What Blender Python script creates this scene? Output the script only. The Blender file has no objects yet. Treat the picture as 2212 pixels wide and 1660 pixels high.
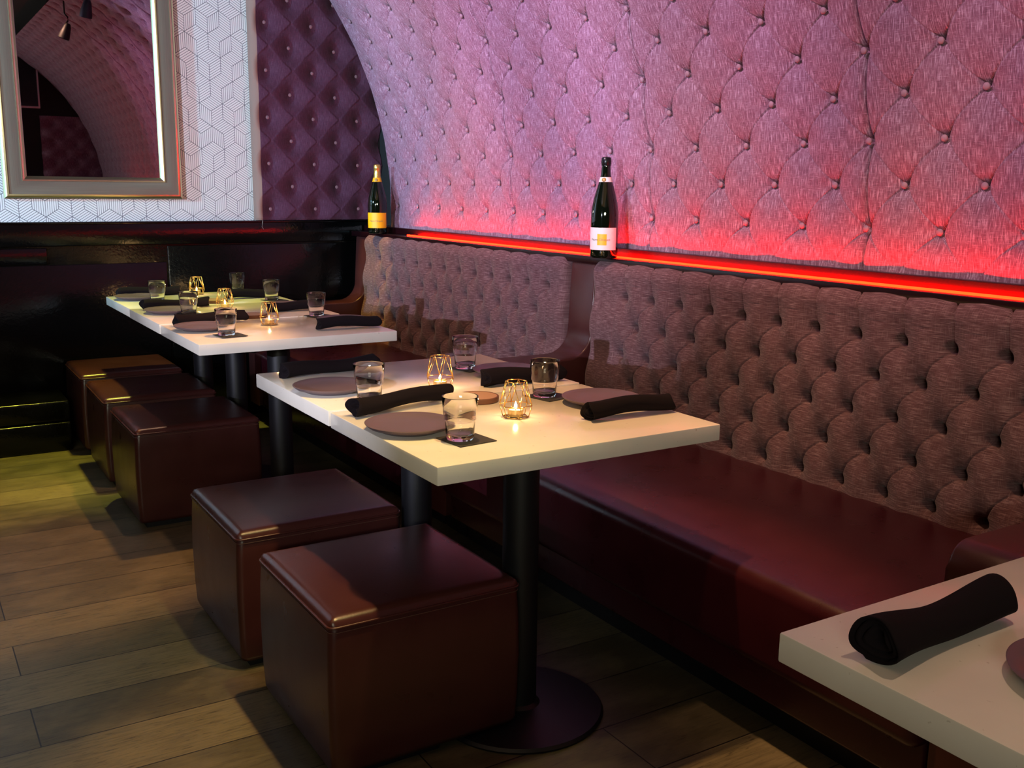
import bpy, bmesh, math, random
import numpy as np
from mathutils import Matrix, Vector

random.seed(7)
S = bpy.context.scene
C = S.collection
PI = math.pi

# ------------------------------------------------------------------ camera
F_PX, YAW, PITCH, ROLL = 2157.395, 0.55779, 0.194371, 0.011483
CAM = Vector((-0.8923, -1.7066, 1.3177))
fw = Vector((math.sin(YAW)*math.cos(PITCH), math.cos(YAW)*math.cos(PITCH), -math.sin(PITCH)))
rt = Vector((math.cos(YAW), -math.sin(YAW), 0))
up = rt.cross(fw)
rt2 = math.cos(ROLL)*rt + math.sin(ROLL)*up
up2 = -math.sin(ROLL)*rt + math.cos(ROLL)*up
cd = bpy.data.cameras.new('camera'); cam = bpy.data.objects.new('camera', cd); C.objects.link(cam)
cam.matrix_world = Matrix(((rt2.x, up2.x, -fw.x, CAM.x), (rt2.y, up2.y, -fw.y, CAM.y), (rt2.z, up2.z, -fw.z, CAM.z), (0, 0, 0, 1)))
cd.sensor_width = 36; cd.lens = F_PX/2212*36; cd.clip_start = .05; cd.clip_end = 60
S.camera = cam

# ------------------------------------------------------------------ colour management, world, lights
S.view_settings.view_transform = 'Standard'; S.view_settings.look = 'None'
S.view_settings.exposure = 0.0; S.view_settings.gamma = 1.0
S.view_settings.use_curve_mapping = False
try:
    S.cycles.caustics_reflective = False; S.cycles.caustics_refractive = False
    S.cycles.use_denoising = True; S.cycles.sample_clamp_indirect = 4.0
    S.cycles.max_bounces = 10; S.cycles.transmission_bounces = 10; S.cycles.transparent_max_bounces = 10
except Exception:
    pass
W = bpy.data.worlds.new('world'); S.world = W; W.use_nodes = True
W.node_tree.nodes['Background'].inputs[0].default_value = (0.010, 0.008, 0.010, 1)
W.node_tree.nodes['Background'].inputs[1].default_value = 1.0


def aim(o, loc, target):
    o.location = loc
    o.rotation_euler = (Vector(target)-Vector(loc)).to_track_quat('-Z', 'Y').to_euler()


def spot(name, loc, target, power, color, angle, blend=.4, radius=.03):
    l = bpy.data.lights.new(name, 'SPOT'); l.energy = power; l.color = color
    l.spot_size = math.radians(angle); l.spot_blend = blend; l.shadow_soft_size = radius
    o = bpy.data.objects.new(name, l); C.objects.link(o); aim(o, loc, target); return o


def area(name, loc, target, power, color, sx, sy):
    l = bpy.data.lights.new(name, 'AREA'); l.energy = power; l.color = color
    l.shape = 'RECTANGLE'; l.size = sx; l.size_y = sy
    o = bpy.data.objects.new(name, l); C.objects.link(o); aim(o, loc, target); return o


# daylight entering low through the narrow street window on the left
spot('daylight_window', (-5.3, -2.1, 1.80), (1.3, 2.6, 1.55), 1846, (0.775, 0.803, 1.0), 60, .35, .03)
spot('wallpaper_fill', (-4.4, 2.2, 2.05), (.35, 3.95, 1.80), 1000, (.28, .74, 1.0), 34, .6, .10)  # added cool fill to brighten the wallpaper, no window opening here
# softer daylight from the front of the house, behind the camera
area('front_window', (-2.2, -4.25, 1.95), (.3, 1.5, .9), 114, (1.0, 1.0, 0.763), 2.4, .35)
# ceiling lamps
for k, (y, e, col) in enumerate((
    (-0.7, 96, (1.0, 0.475, 0.65)),
    (0.2, 156, (1.0, 0.554, 0.808)),
    (1.1, 228, (1.0, 0.632, 0.895)),
    (2, 252, (0.905, 0.595, 1.0)),
    (2.9, 216, (1.0, 0.75, 0.972)),
)):
    spot('vault_wash_%d' % k, (-.6, y, 2.9), (1.45, y, 1.80), e, col, 42, 1.0, .06)
for k, (y, e, col) in enumerate((
    (-0.2, 120, (1.0, 0.575, 0.31)),
    (1, 102, (1.0, 0.559, 0.294)),
    (2.6, 102, (1.0, 0.5, 0.194)),
)):
    spot('bench_lamp_%d' % k, (.30, y, 2.92), (1.35, y, .80), e, col, 46, .8, .05)
spot('table_lamp_front', (.26, .38, 2.85), (.20, .12, .75), 180, (1.0, 0.55, 0.217), 43, .35, .03)
spot('table_lamp_middle', (.26, 2.40, 2.85), (.26, 2.25, .75), 56, (1.0, 0.575, 0.35), 44, .5, .03)
spot('table_lamp_far', (.26, 3.35, 2.85), (.20, 3.25, .7), 165, (0.97, 1.0, 0.133), 38, .5, .03)
spot('corner_lamp', (.62, 3.45, 2.75), (1.40, 3.55, .82), 230, (1.0, .62, .08), 17, .5, .03)
spot('floor_lamp_far', (.2, 3.2, 2.85), (-.85, 3.2, .0), 220, (1.0, 0.818, 0.064), 36, .6, .03)
spot('table_lamp_right', (.5, -1.2, 2.85), (.40, -1.35, .75), 37.2, (1.0, 0.677, 0.435), 40, .6, .03)
spot('aisle_lamp_far', (.75, 1.6, 2.72), (-.75, 2.2, 0), 230, (1.0, 0.5, 0.157), 40, .5, .03)
spot('aisle_lamp_near', (.3, -.2, 2.85), (-.9, .3, 0), 95, (1.0, 0.874, 0.326), 60, .6, .05)
area('room_fill', (-1.2, -.6, 2.9), (-1.0, -.5, 0), 10.5, (1.0, 0.571, 0.286), 2.5, 3.5)


# ------------------------------------------------------------------ materials
def new_mat(name):
    m = bpy.data.materials.new(name); m.use_nodes = True
    nt = m.node_tree; b = nt.nodes['Principled BSDF']
    return m, nt, b


class G:
    """tiny node-graph helper"""
    def __init__(s, nt): s.nt = nt
    def n(s, typ, **kw):
        x = s.nt.nodes.new(typ)
        for k, v in kw.items(): setattr(x, k, v)
        return x
    def put(s, sock, v):
        if isinstance(v, bpy.types.NodeSocket): s.nt.links.new(v, sock)
        else: sock.default_value = v
    def m(s, op, a, b=0.0, c=0.0):
        x = s.n('ShaderNodeMath', operation=op)
        s.put(x.inputs[0], a); s.put(x.inputs[1], b)
        if op in ('MULTIPLY_ADD', 'WRAP'): s.put(x.inputs[2], c)
        return x.outputs[0]
    def mix(s, f, a, b):
        x = s.n('ShaderNodeMix', data_type='RGBA')
        s.put(x.inputs[0], f); s.put(x.inputs[6], a); s.put(x.inputs[7], b); return x.outputs[2]
    def noise(s, vec, scale, detail=2, rough=.5):
        x = s.n('ShaderNodeTexNoise'); s.put(x.inputs['Vector'], vec)
        x.inputs['Scale'].default_value = scale; x.inputs['Detail'].default_value = detail; x.inputs['Roughness'].default_value = rough
        return x.outputs['Fac']
    def scale(s, vec, sc):
        x = s.n('ShaderNodeMapping'); s.put(x.inputs['Vector'], vec); x.inputs['Scale'].default_value = sc; return x.outputs[0]
    def ramp(s, fac, stops):
        x = s.n('ShaderNodeValToRGB'); s.put(x.inputs[0], fac)
        while len(x.color_ramp.elements) < len(stops): x.color_ramp.elements.new(.5)
        for e, (p, c) in zip(x.color_ramp.elements, stops): e.position = p; e.color = c
        return x.outputs[0]
    def bump(s, h, strength, dist):
        x = s.n('ShaderNodeBump'); s.put(x.inputs['Height'], h)
        x.inputs['Strength'].default_value = strength; x.inputs['Distance'].default_value = dist; return x.outputs[0]


def plain(name, col, rough=.5, metal=0., coat=0., bump=None, spec=None, trans=0., ior=None):
    m, nt, b = new_mat(name)
    b.inputs['Base Color'].default_value = (*col, 1); b.inputs['Roughness'].default_value = rough
    b.inputs['Metallic'].default_value = metal; b.inputs['Coat Weight'].default_value = coat
    if spec is not None: b.inputs['Specular IOR Level'].default_value = spec
    if trans: b.inputs['Transmission Weight'].default_value = trans
    if ior: b.inputs['IOR'].default_value = ior
    g = G(nt); tc = g.n('ShaderNodeTexCoord')
    if bump:
        nt.links.new(g.bump(g.noise(tc.outputs['Object'], bump[0], 3), bump[1], bump[2]), b.inputs['Normal'])
    return m


def linen(name, base, light, dark, along_v=True):
    """slubbed linen: long thin light and dark threads over a woven ground; uses the UV map in metres"""
    m, nt, b = new_mat(name); g = G(nt)
    uv = g.n('ShaderNodeTexCoord').outputs['UV']
    L, T = (28, 420) if along_v else (420, 28)
    s1 = g.noise(g.scale(uv, (T, L, 1)), 1.0, 3, .6)      # long threads
    s2 = g.noise(g.scale(uv, (L*1.5, T*.8, 1)), 1.0, 3, .6)
    s3 = g.noise(g.scale(uv, (35, 35, 1)), 1.0, 2)
    a = g.mix(g.ramp(s1, [(.50, (0, 0, 0, 1)), (.74, (1, 1, 1, 1))]), (*base, 1), (*light, 1))
    c = g.mix(g.ramp(s2, [(.56, (0, 0, 0, 1)), (.80, (.8, .8, .8, 1))]), a, (*light, 1))
    d = g.mix(g.ramp(s1, [(.24, (.9, .9, .9, 1)), (.46, (0, 0, 0, 1))]), c, (*dark, 1))
    e = g.mix(g.ramp(s2, [(.22, (.7, .7, .7, 1)), (.42, (0, 0, 0, 1))]), d, (*dark, 1))
    f = g.mix(g.m('MULTIPLY', s3, .25), e, (*base, 1))
    nt.links.new(f, b.inputs['Base Color'])
    b.inputs['Roughness'].default_value = .85; b.inputs['Specular IOR Level'].default_value = .25
    b.inputs['Sheen Weight'].default_value = .12
    nt.links.new(g.bump(g.m('ADD', s1, s2), .25, .0015), b.inputs['Normal'])
    return m


def leather(name, col, rough=.3):
    m, nt, b = new_mat(name); g = G(nt)
    ob = g.n('ShaderNodeTexCoord').outputs['Object']
    n1 = g.noise(ob, 260, 3); n2 = g.noise(ob, 9, 3)
    nt.links.new(g.mix(n2, (col[0]*.75, col[1]*.7, col[2]*.7, 1), (col[0]*1.25, col[1]*1.25, col[2]*1.2, 1)), b.inputs['Base Color'])
    nt.links.new(g.m('MULTIPLY_ADD', n2, .16, rough-.08), b.inputs['Roughness'])
    nt.links.new(g.bump(g.m('MULTIPLY_ADD', n2, 2.0, n1), .08, .002), b.inputs['Normal'])
    b.inputs['Specular IOR Level'].default_value = .5
    return m


def floor_mat():
    m, nt, b = new_mat('plank floor'); g = G(nt)
    ob = g.n('ShaderNodeTexCoord').outputs['Object']
    mp = g.n('ShaderNodeMapping'); g.put(mp.inputs['Vector'], ob); mp.inputs['Location'].default_value = (.69, -.096, 0)
    br = g.n('ShaderNodeTexBrick'); br.offset = .37; br.offset_frequency = 2
    g.put(br.inputs['Vector'], mp.outputs[0])
    br.inputs['Color1'].default_value = (0, 0, 0, 1); br.inputs['Color2'].default_value = (1, 1, 1, 1)
    br.inputs['Mortar'].default_value = (.5, .5, .5, 1)
    br.inputs['Scale'].default_value = 1; br.inputs['Mortar Size'].default_value = .0018; br.inputs['Mortar Smooth'].default_value = .1
    br.inputs['Bias'].default_value = 0; br.inputs['Brick Width'].default_value = 1.2; br.inputs['Row Height'].default_value = .205
    grain = g.noise(g.scale(mp.outputs[0], (4.0, 60, 1)), 2.2, 8, .72)
    speck = g.noise(g.scale(mp.outputs[0], (22, 150, 1)), 1.0, 3, .6)
    blot = g.noise(g.scale(mp.outputs[0], (5, 9, 1)), 1.0, 4, .6)
    tone = g.mix(br.outputs['Color'], (.072, .060, .034, 1), (.190, .155, .090, 1))
    tone = g.mix(g.ramp(grain, [(.35, (.75, .75, .75, 1)), (.55, (0, 0, 0, 1))]), tone, (.050, .040, .026, 1))
    tone = g.mix(g.ramp(speck, [(.58, (0, 0, 0, 1)), (.68, (.75, .75, .75, 1))]), tone, (.030, .022, .014, 1))
    tone = g.mix(g.ramp(blot, [(.45, (0, 0, 0, 1)), (.75, (.6, .6, .6, 1))]), tone, (.21, .17, .105, 1))
    tone = g.mix(br.outputs['Fac'], tone, (.008, .006, .005, 1))
    nt.links.new(tone, b.inputs['Base Color'])
    nt.links.new(g.m('MULTIPLY_ADD', grain, .25, .30), b.inputs['Roughness'])
    h = g.m('SUBTRACT', g.m('MULTIPLY', grain, .35), g.m('MULTIPLY', br.outputs['Fac'], 1.0))
    nt.links.new(g.bump(h, .35, .004), b.inputs['Normal'])
    return m


def wallpaper_mat():
    """white paper printed with cubes: hexagons split in three rhombi, each hatched along one of its own edges"""
    m, nt, b = new_mat('cube wallpaper'); g = G(nt)
    ob = g.n('ShaderNodeTexCoord').outputs['Object']
    sp = g.n('ShaderNodeSeparateXYZ'); g.put(sp.inputs[0], ob)
    x, z = sp.outputs[0], sp.outputs[2]
    x = g.m('DIVIDE', x, .884)
    a = .14; A, B = a, a*math.sqrt(3)

    def cell(ox, oz):
        qx = g.m('SUBTRACT', g.m('WRAP', g.m('ADD', x, ox), A, 0.0), A/2)
        qz = g.m('SUBTRACT', g.m('WRAP', g.m('ADD', z, oz), B, 0.0), B/2)
        return qx, qz, g.m('ADD', g.m('MULTIPLY', qx, qx), g.m('MULTIPLY', qz, qz))
    OX, OZ = -.7015, -2.0727
    x1, z1, d1 = cell(OX, OZ); x2, z2, d2 = cell(OX+A/2, OZ+B/2)
    k = g.m('LESS_THAN', d1, d2)

    def sel(f, p, q): return g.m('ADD', g.m('MULTIPLY', p, f), g.m('MULTIPLY', q, g.m('SUBTRACT', 1.0, f)))
    qx, qz = sel(k, x1, x2), sel(k, z1, z2)
    ang = g.m('ARCTAN2', qx, qz)                     # 0 = up, clockwise
    top = g.m('LESS_THAN', g.m('ABSOLUTE', ang), PI/3)
    right = g.m('MULTIPLY', g.m('GREATER_THAN', ang, 0.0), g.m('SUBTRACT', 1.0, top))
    c30 = math.cos(PI/6)
    rise = g.m('SUBTRACT', g.m('MULTIPLY', qz, c30), g.m('MULTIPLY', qx, .5))
    fall = g.m('ADD', g.m('MULTIPLY', qz, c30), g.m('MULTIPLY', qx, .5))
    famA = sel(top, rise, qx)                                   # first edge family of this rhombus
    famB = sel(top, fall, sel(right, rise, fall))               # second edge family
    idc = g.n('ShaderNodeCombineXYZ')
    g.put(idc.inputs[0], g.m('ROUND', g.m('MULTIPLY', g.m('SUBTRACT', x, qx), 20/A)))
    g.put(idc.inputs[1], g.m('ROUND', g.m('MULTIPLY', g.m('SUBTRACT', z, qz), 20/B)))
    g.put(idc.inputs[2], g.m('ADD', g.m('MULTIPLY', top, 3.0), right))
    wn = g.n('ShaderNodeTexWhiteNoise', noise_dimensions='3D'); g.put(wn.inputs['Vector'], idc.outputs[0])
    pick = g.m('LESS_THAN', wn.outputs['Value'], .5)

    def lines(co, per, wd):
        fr = g.m('FRACT', g.m('ADD', g.m('DIVIDE', co, per), 60.5))
        return g.m('LESS_THAN', g.m('ABSOLUTE', g.m('SUBTRACT', fr, .5)), wd/per)
    line = lines(sel(pick, famA, famB), a/2/6.0, .0013)
    border = g.m('MAXIMUM', lines(famA, a/2, .0016), lines(famB, a/2, .0016))
    col = g.mix(g.m('MAXIMUM', line, border), (.82, .82, .82, 1), (.14, .14, .17, 1))
    nt.links.new(col, b.inputs['Base Color']); b.inputs['Roughness'].default_value = .6
    return m


def wood_frame_mat():
    m, nt, b = new_mat('brushed grey wood'); g = G(nt)
    uv = g.n('ShaderNodeTexCoord').outputs['UV']
    n = g.noise(g.scale(uv, (4, 260, 1)), 1, 4, .6)
    nt.links.new(g.mix(n, (.11, .09, .07, 1), (.26, .225, .175, 1)), b.inputs['Base Color'])
    b.inputs['Roughness'].default_value = .42; b.inputs['Metallic'].default_value = .25
    return m


def quartz_mat():
    m, nt, b = new_mat('off white quartz'); g = G(nt)
    ob = g.n('ShaderNodeTexCoord').outputs['Object']
    n = g.noise(ob, 6, 4); v = g.noise(ob, 90, 2)
    c = g.mix(g.ramp(n, [(.35, (0, 0, 0, 1)), (.7, (1, 1, 1, 1))]), (.70, .645, .575, 1), (.78, .725, .65, 1))
    c = g.mix(g.ramp(v, [(.71, (0, 0, 0, 1)), (.76, (.5, .5, .5, 1))]), c, (.35, .29, .22, 1))
    nt.links.new(c, b.inputs['Base Color']); b.inputs['Roughness'].default_value = .16
    return m


def gloss_black_mat():
    m, nt, b = new_mat('black gloss paint'); g = G(nt)
    ob = g.n('ShaderNodeTexCoord').outputs['Object']
    n = g.noise(ob, 70, 3); n2 = g.noise(ob, 8, 2)
    b.inputs['Base Color'].default_value = (.002, .002, .002, 1); b.inputs['Specular IOR Level'].default_value = .32
    nt.links.new(g.m('MULTIPLY_ADD', n2, .10, .12), b.inputs['Roughness'])
    nt.links.new(g.bump(n, .22, .004), b.inputs['Normal'])
    return m


def emit(name, col, strength):
    m, nt, b = new_mat(name)
    b.inputs['Base Color'].default_value = (0, 0, 0, 1)
    b.inputs['Emission Color'].default_value = (*col, 1); b.inputs['Emission Strength'].default_value = strength
    return m


M = {}
M['wall_linen'] = linen('wall linen', (.205, .098, .152), (.60, .46, .60), (.060, .015, .035), True)
M['far_linen'] = linen('far panel linen', (.085, .022, .050), (.13, .06, .10), (.03, .010, .02), True)
M['bench_linen'] = linen('bench linen', (.112, .049, .057), (.32, .20, .21), (.032, .011, .012), False)
M['border'] = plain('tan border cloth', (.30, .165, .135), .8, bump=(400, .2, .001))
M['button'] = plain('button cloth', (.30, .19, .24), .7, bump=(300, .2, .001))
M['leather'] = leather('burgundy brown leather', (.051, .0138, .0135), .30)
M['seat_leather'] = leather('burgundy leather', (.040, .0055, .0100), .29)
M['stitch'] = plain('stitching thread', (.085, .032, .024), .6)
M['quartz'] = quartz_mat()
M['black_metal'] = plain('black powder coat', (.007, .007, .010), .45, .2, bump=(400, .08, .001))
M['floor'] = floor_mat()
M['paper'] = wallpaper_mat()
M['gloss'] = gloss_black_mat()
M['ledge'] = plain('dark burgundy lacquer', (.012, .0015, .003), .28)
M['dark'] = plain('dark plaster', (.010, .009, .010), .8)
M['frame'] = wood_frame_mat()
M['gold_lip'] = plain('gilt lip', (.88, .77, .46), .30, 1.0)
M['mirror'] = plain('mirror glass', (.60, .54, .66), .01, 1.0)
M['plate'] = plain('mauve stoneware', (.110, .074, .088), .40, bump=(60, .05, .001))
M['napkin'] = plain('dark napkin cloth', (.0065, .0042, .0058), .95, spec=.12, bump=(500, .3, .0008))
M['coaster'] = plain('black paper coaster', (.016, .016, .014), .7)
M['glass'] = plain('clear glass', (1, 1, 1), .0, trans=1.0, ior=1.46)
M['brass'] = plain('brass wire', (.80, .52, .18), .28, 1.0)
M['tin'] = plain('candle tin', (.80, .62, .34), .3, 1.0)
M['wax'] = plain('candle wax', (.85, .75, .55), .5)
M['wick'] = plain('wick', (.02, .02, .02), .9)
M['flame'] = emit('flame', (1.0, .62, .22), 26)
M['tray'] = plain('tan wood', (.42, .24, .11), .45)
M['bark'] = plain('brown bark', (.12, .045, .022), .6)
M['led'] = emit('red orange light strip', (1.0, .0018, .0002), 120.0)
M['bottle'] = plain('dark green bottle glass', (.002, .004, .002), .04, coat=.6)
M['black_foil'] = plain('black foil', (.010, .012, .014), .25, .4, bump=(120, .4, .002))
M['gold_foil'] = plain('gold foil', (.85, .55, .14), .3, .9, bump=(120, .4, .002))
M['orange_label'] = plain('orange yellow label', (.90, .46, .006), .45)
M['pink_label'] = plain('pale pink label', (.85, .70, .72), .5)
M['seal'] = plain('gold seal', (.45, .28, .10), .4, .3)
M['ink'] = plain('grey ink', (.16, .15, .14), .6)
M['screen'] = plain('screen glass', (.004, .006, .008), .12)
M['bezel'] = plain('pale screen border', (.85, .88, .90), .4)
M['thread'] = plain('loose pale thread', (.45, .38, .33), .8)


# ------------------------------------------------------------------ geometry helpers
def link(name, me, mat, parent=None, loc=None):
    o = bpy.data.objects.new(name, me); C.objects.link(o)
    if mat and not me.materials: me.materials.append(mat)
    if parent: o.parent = parent
    if loc: o.location = loc
    return o


def from_bm(name, bm, mat, parent=None, loc=None, smooth=True):
    me = bpy.data.meshes.new(name)
    bmesh.ops.recalc_face_normals(bm, faces=bm.faces)
    bm.to_mesh(me); bm.free()
    if smooth: me.polygons.foreach_set('use_smooth', [True]*len(me.polygons))
    return link(name, me, mat, parent, loc)


def sharp(o, deg=35):
    o.data.set_sharp_from_angle(angle=math.radians(deg)); return o


def box(bm, lo, hi, bev=0., seg=3):
    r = bmesh.ops.create_cube(bm, size=1)
    vs = r['verts']
    for v in vs:
        for k in range(3): v.co[k] = lo[k] if v.co[k] < 0 else hi[k]
    if bev:
        es = list({e for v in vs for e in v.link_edges})
        bmesh.ops.bevel(bm, geom=es, offset=bev, segments=seg, profile=.5, affect='EDGES', clamp_overlap=True)


def box_obj(name, lo, hi, mat, parent=None, bev=0., seg=3):
    bm = bmesh.new(); box(bm, lo, hi, bev, seg); o = from_bm(name, bm, mat, parent)
    return sharp(o, 40) if bev < .01 else o


def lathe(bm, prof, n=40, cap=True):
    rings = []
    for r, z in prof:
        if r < 1e-5: rings.append([bm.verts.new((0, 0, z))])
        else: rings.append([bm.verts.new((r*math.cos(2*PI*i/n), r*math.sin(2*PI*i/n), z)) for i in range(n)])
    for a, b in zip(rings, rings[1:]):
        if len(a) == 1 and len(b) == 1: continue
        for i in range(n):
            j = (i+1) % n
            if len(a) == 1: bm.faces.new((a[0], b[i], b[j]))
            elif len(b) == 1: bm.faces.new((a[i], a[j], b[0]))
            else: bm.faces.new((a[i], a[j], b[j], b[i]))


def lathe_obj(name, prof, mat, parent=None, n=40, loc=None, deg=40):
    bm = bmesh.new(); lathe(bm, prof, n); return sharp(from_bm(name, bm, mat, parent, loc), deg)


def tube(bm, pts, r, n=8, closed=False):
    pts = [Vector(p) for p in pts]; rings = []; k = len(pts)
    for i, p in enumerate(pts):
        a = pts[(i-1) % k] if (closed or i > 0) else p
        b = pts[(i+1) % k] if (closed or i < k-1) else p
        t = (b-a).normalized()
        u = t.cross(Vector((0, 0, 1)))
        if u.length < 1e-3: u = t.cross(Vector((1, 0, 0)))
        u.normalize(); v = t.cross(u)
        rings.append([bm.verts.new(p+r*(math.cos(2*PI*j/n)*u+math.sin(2*PI*j/n)*v)) for j in range(n)])
    m = k if closed else k-1
    for i in range(m):
        A, B = rings[i], rings[(i+1) % k]
        for j in range(n): bm.faces.new((A[j], A[(j+1) % n], B[(j+1) % n], B[j]))
    if not closed:
        bm.faces.new(rings[0]); bm.faces.new(rings[-1])


def grid_mesh(name, P, UV, mat, parent=None, solid=None):
    """P: (nv,nu,3) array"""
    nv, nu = P.shape[:2]
    idx = np.arange(nv*nu).reshape(nv, nu)
    q = np.stack([idx[:-1, :-1], idx[:-1, 1:], idx[1:, 1:], idx[1:, :-1]], -1).reshape(-1, 4)
    me = bpy.data.meshes.new(name)
    me.vertices.add(nv*nu); me.vertices.foreach_set('co', P.astype('f').ravel())
    me.loops.add(q.size); me.loops.foreach_set('vertex_index', q.ravel().astype('i'))
    me.polygons.add(len(q)); me.polygons.foreach_set('loop_start', (np.arange(len(q))*4).astype('i'))
    me.update(calc_edges=True)
    me.polygons.foreach_set('use_smooth', [True]*len(me.polygons))
    ul = me.uv_layers.new(name='UV'); ul.data.foreach_set('uv', UV.reshape(-1, 2)[q.ravel()].astype('f').ravel())
    me.validate()
    return link(name, me, mat, parent)


def tag(o, label, cat, group=None, kind=None):
    o['label'] = label; o['category'] = cat
    if group: o['group'] = group
    if kind: o['kind'] = kind
    return o


def struct(o):
    o['kind'] = 'structure'; return o


def thing(name, label, cat, loc=(0, 0, 0), rz=0., group=None):
    o = bpy.data.objects.new(name, None); C.objects.link(o); o.empty_display_size = .1
    o.location = loc; o.rotation_euler = (0, 0, rz)
    return tag(o, label, cat, group)


def dup(root, loc, rz=0., label=None, group=None):
    r = root.copy(); C.objects.link(r); r.location = loc; r.rotation_euler = (root.rotation_euler[0], root.rotation_euler[1], rz)
    if label: r['label'] = label
    if group: r['group'] = group
    for ch in list(root.children):
        c = ch.copy(); C.objects.link(c); c.parent = r
        for gch in list(ch.children):
            d = gch.copy(); C.objects.link(d); d.parent = c
    return r


# ------------------------------------------------------------------ room shell
YW = 3.95            # far wall face
YB = -4.45           # back wall
XL = -4.6            # left wall
ZC = 3.0
struct(box_obj('floor', (XL-.1, YB-.1, -.1), (1.8, YW+.15, 0), M['floor']))
struct(box_obj('ceiling', (XL-.1, YB-.1, ZC), (1.8, YW+.15, ZC+.1), M['dark']))
struct(box_obj('wall_far', (XL-.1, YW, 0), (1.8, YW+.12, ZC), M['paper']))
struct(box_obj('wall_right', (1.66, YB-.1, 0), (1.8, YW, ZC), M['dark']))
wb = struct(box_obj('wall_back', (XL-.1, YB-.12, 0), (1.66, YB, ZC), M['dark']))
# left wall with a window opening
WA, WB, WS = -1.815, -.2, 1.63
bm = bmesh.new()
for lo, hi in (((XL-.06, YB, 0), (XL, YW, WS)), ((XL-.06, YB, 2.5), (XL, YW, ZC)), ((XL-.06, YB, WS), (XL, WA, 2.5)), ((XL-.06, WB, WS), (XL, YW, 2.5))):
    box(bm, lo, hi)
struct(from_bm('wall_left', bm, M['dark'], smooth=False))
bm = bmesh.new()
for lo, hi in (((XL-.10, WA-.05, WS-.05), (XL-.06, WA, 2.55)), ((XL-.10, WB, WS-.05), (XL-.06, WB+.05, 2.55)), ((XL-.10, WA, WS-.05), (XL-.06, WB, WS)), ((XL-.10, WA, 2.5), (XL-.06, WB, 2.55))):
    box(bm, lo, hi)
w = struct(from_bm('window_1', bm, M['dark'], smooth=False))

# added low blocker behind the camera, keeps front daylight off the stool faces
struct(box_obj('daylight_blocker', (XL, -3.06, 0), (.30, -2.98, 1.50), M['dark']))

# black gloss wainscot on the far wall
WT = 1.119
bm = bmesh.new()
box(bm, (XL, YW-.020, 0), (1.66, YW, WT-.002), .001, 1)            # backing
box(bm, (XL, YW-.050, .995), (1.66, YW-.018, WT-.006), .006, 2)   # top rail
box(bm, (XL, YW-.060, WT-.012), (1.66, YW-.018, WT), .004, 2)   # cap
box(bm, (XL, YW-.036, .903), (-.20, YW-.018, .985), .004, 2)    # short band under the rail
for a, b_ in ((XL, .396), (.406, 1.66)):
    box(bm, (a, YW-.028, .02), (b_, YW-.018, .898 if b_ < 1 else .985), .004, 2)
struct(from_bm('trim_1', bm, M['gloss'])); sharp(bpy.data.objects['trim_1'], 30)
# black plinth along the foot of the far wall, left of the stools
bm = bmesh.new()
box(bm, (XL, 3.572, 0), (-.19, YW-.03, .146), .008, 3)
box(bm, (XL, 3.580, .150), (-.19, YW-.03, .253), .010, 3)
struct(sharp(from_bm('baseboard_far', bm, M['gloss']), 30))

# ledge over the bench backs
LZ = 1.055
bm = bmesh.new()
box(bm, (1.462, -3.2, LZ-.03), (1.66, YW-.06, LZ), .004, 2)
box(bm, (1.545, -3.2, LZ), (1.66, YW-.06, LZ+.034), .002, 1)
struct(sharp(from_bm('trim_2', bm, M['ledge']), 30))
box_obj('wall_right_lower', (1.58, -3.2, 0), (1.66, YW-.06, LZ-.03), M['dark'])
bpy.data.objects['wall_right_lower']['kind'] = 'structure'

# ------------------------------------------------------------------ tufting
def lattice(u, v, du, dv, warp=.05):
    a = (u/du+v/dv)/2; b = (u/du-v/dv)/2
    a0 = a-np.round(a); b0 = b-np.round(b)
    r = np.hypot((a0+b0)*du, (a0-b0)*dv)
    aw = a-warp*np.sin(PI*b)**2; a0w = aw-np.round(aw)          # folds bow a little between the buttons
    Lp = 2*du*dv/math.hypot(du, dv)
    return np.abs(a0w), np.abs(b0), r, Lp, np.abs(a0)


def edge_round(e, re):
    t = np.clip(1-e/re, 0, 1)
    return re*(1-np.sqrt(np.clip(1-t*t, 0, 1)))


def wall_h(u, v, du, dv, B=.012, dip=.024, sg=.023, fold=.0095):
    fa, fb, r, Lp, fa0 = lattice(u, v, du, dv, .03)
    pil = .5*(np.sin(PI*fa0)**2+np.sin(PI*fb)**2)*B
    fade = np.clip(1.15-1.1*np.sin(PI*fa0), .38, 1)
    g1 = np.exp(-(fa*Lp/.0026)**1.5)*(.66+.34*np.cos(2*PI*fb)); g2 = np.exp(-(fb*Lp/.0024)**1.5)*fade*.8
    return pil-fold*np.maximum(g1, g2)-dip*np.exp(-(r/sg)**1.2)


ARC_R, ARC_Z, PB, XV = 1.885, 1.20, 1.078, 1.575


def vault(s):
    s0 = ARC_Z-PB
    th = np.maximum(s-s0, 0)/ARC_R
    x = XV-ARC_R+ARC_R*np.cos(th)
    z = np.where(s < s0, PB+s, ARC_Z+ARC_R*np.sin(th))
    return x, z, -np.cos(th), -np.sin(th)


V_DU, V_DV, V_Y0, V_S0 = .12375, .1262, .285, 1.209-PB
S_TOP = 2.22


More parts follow.
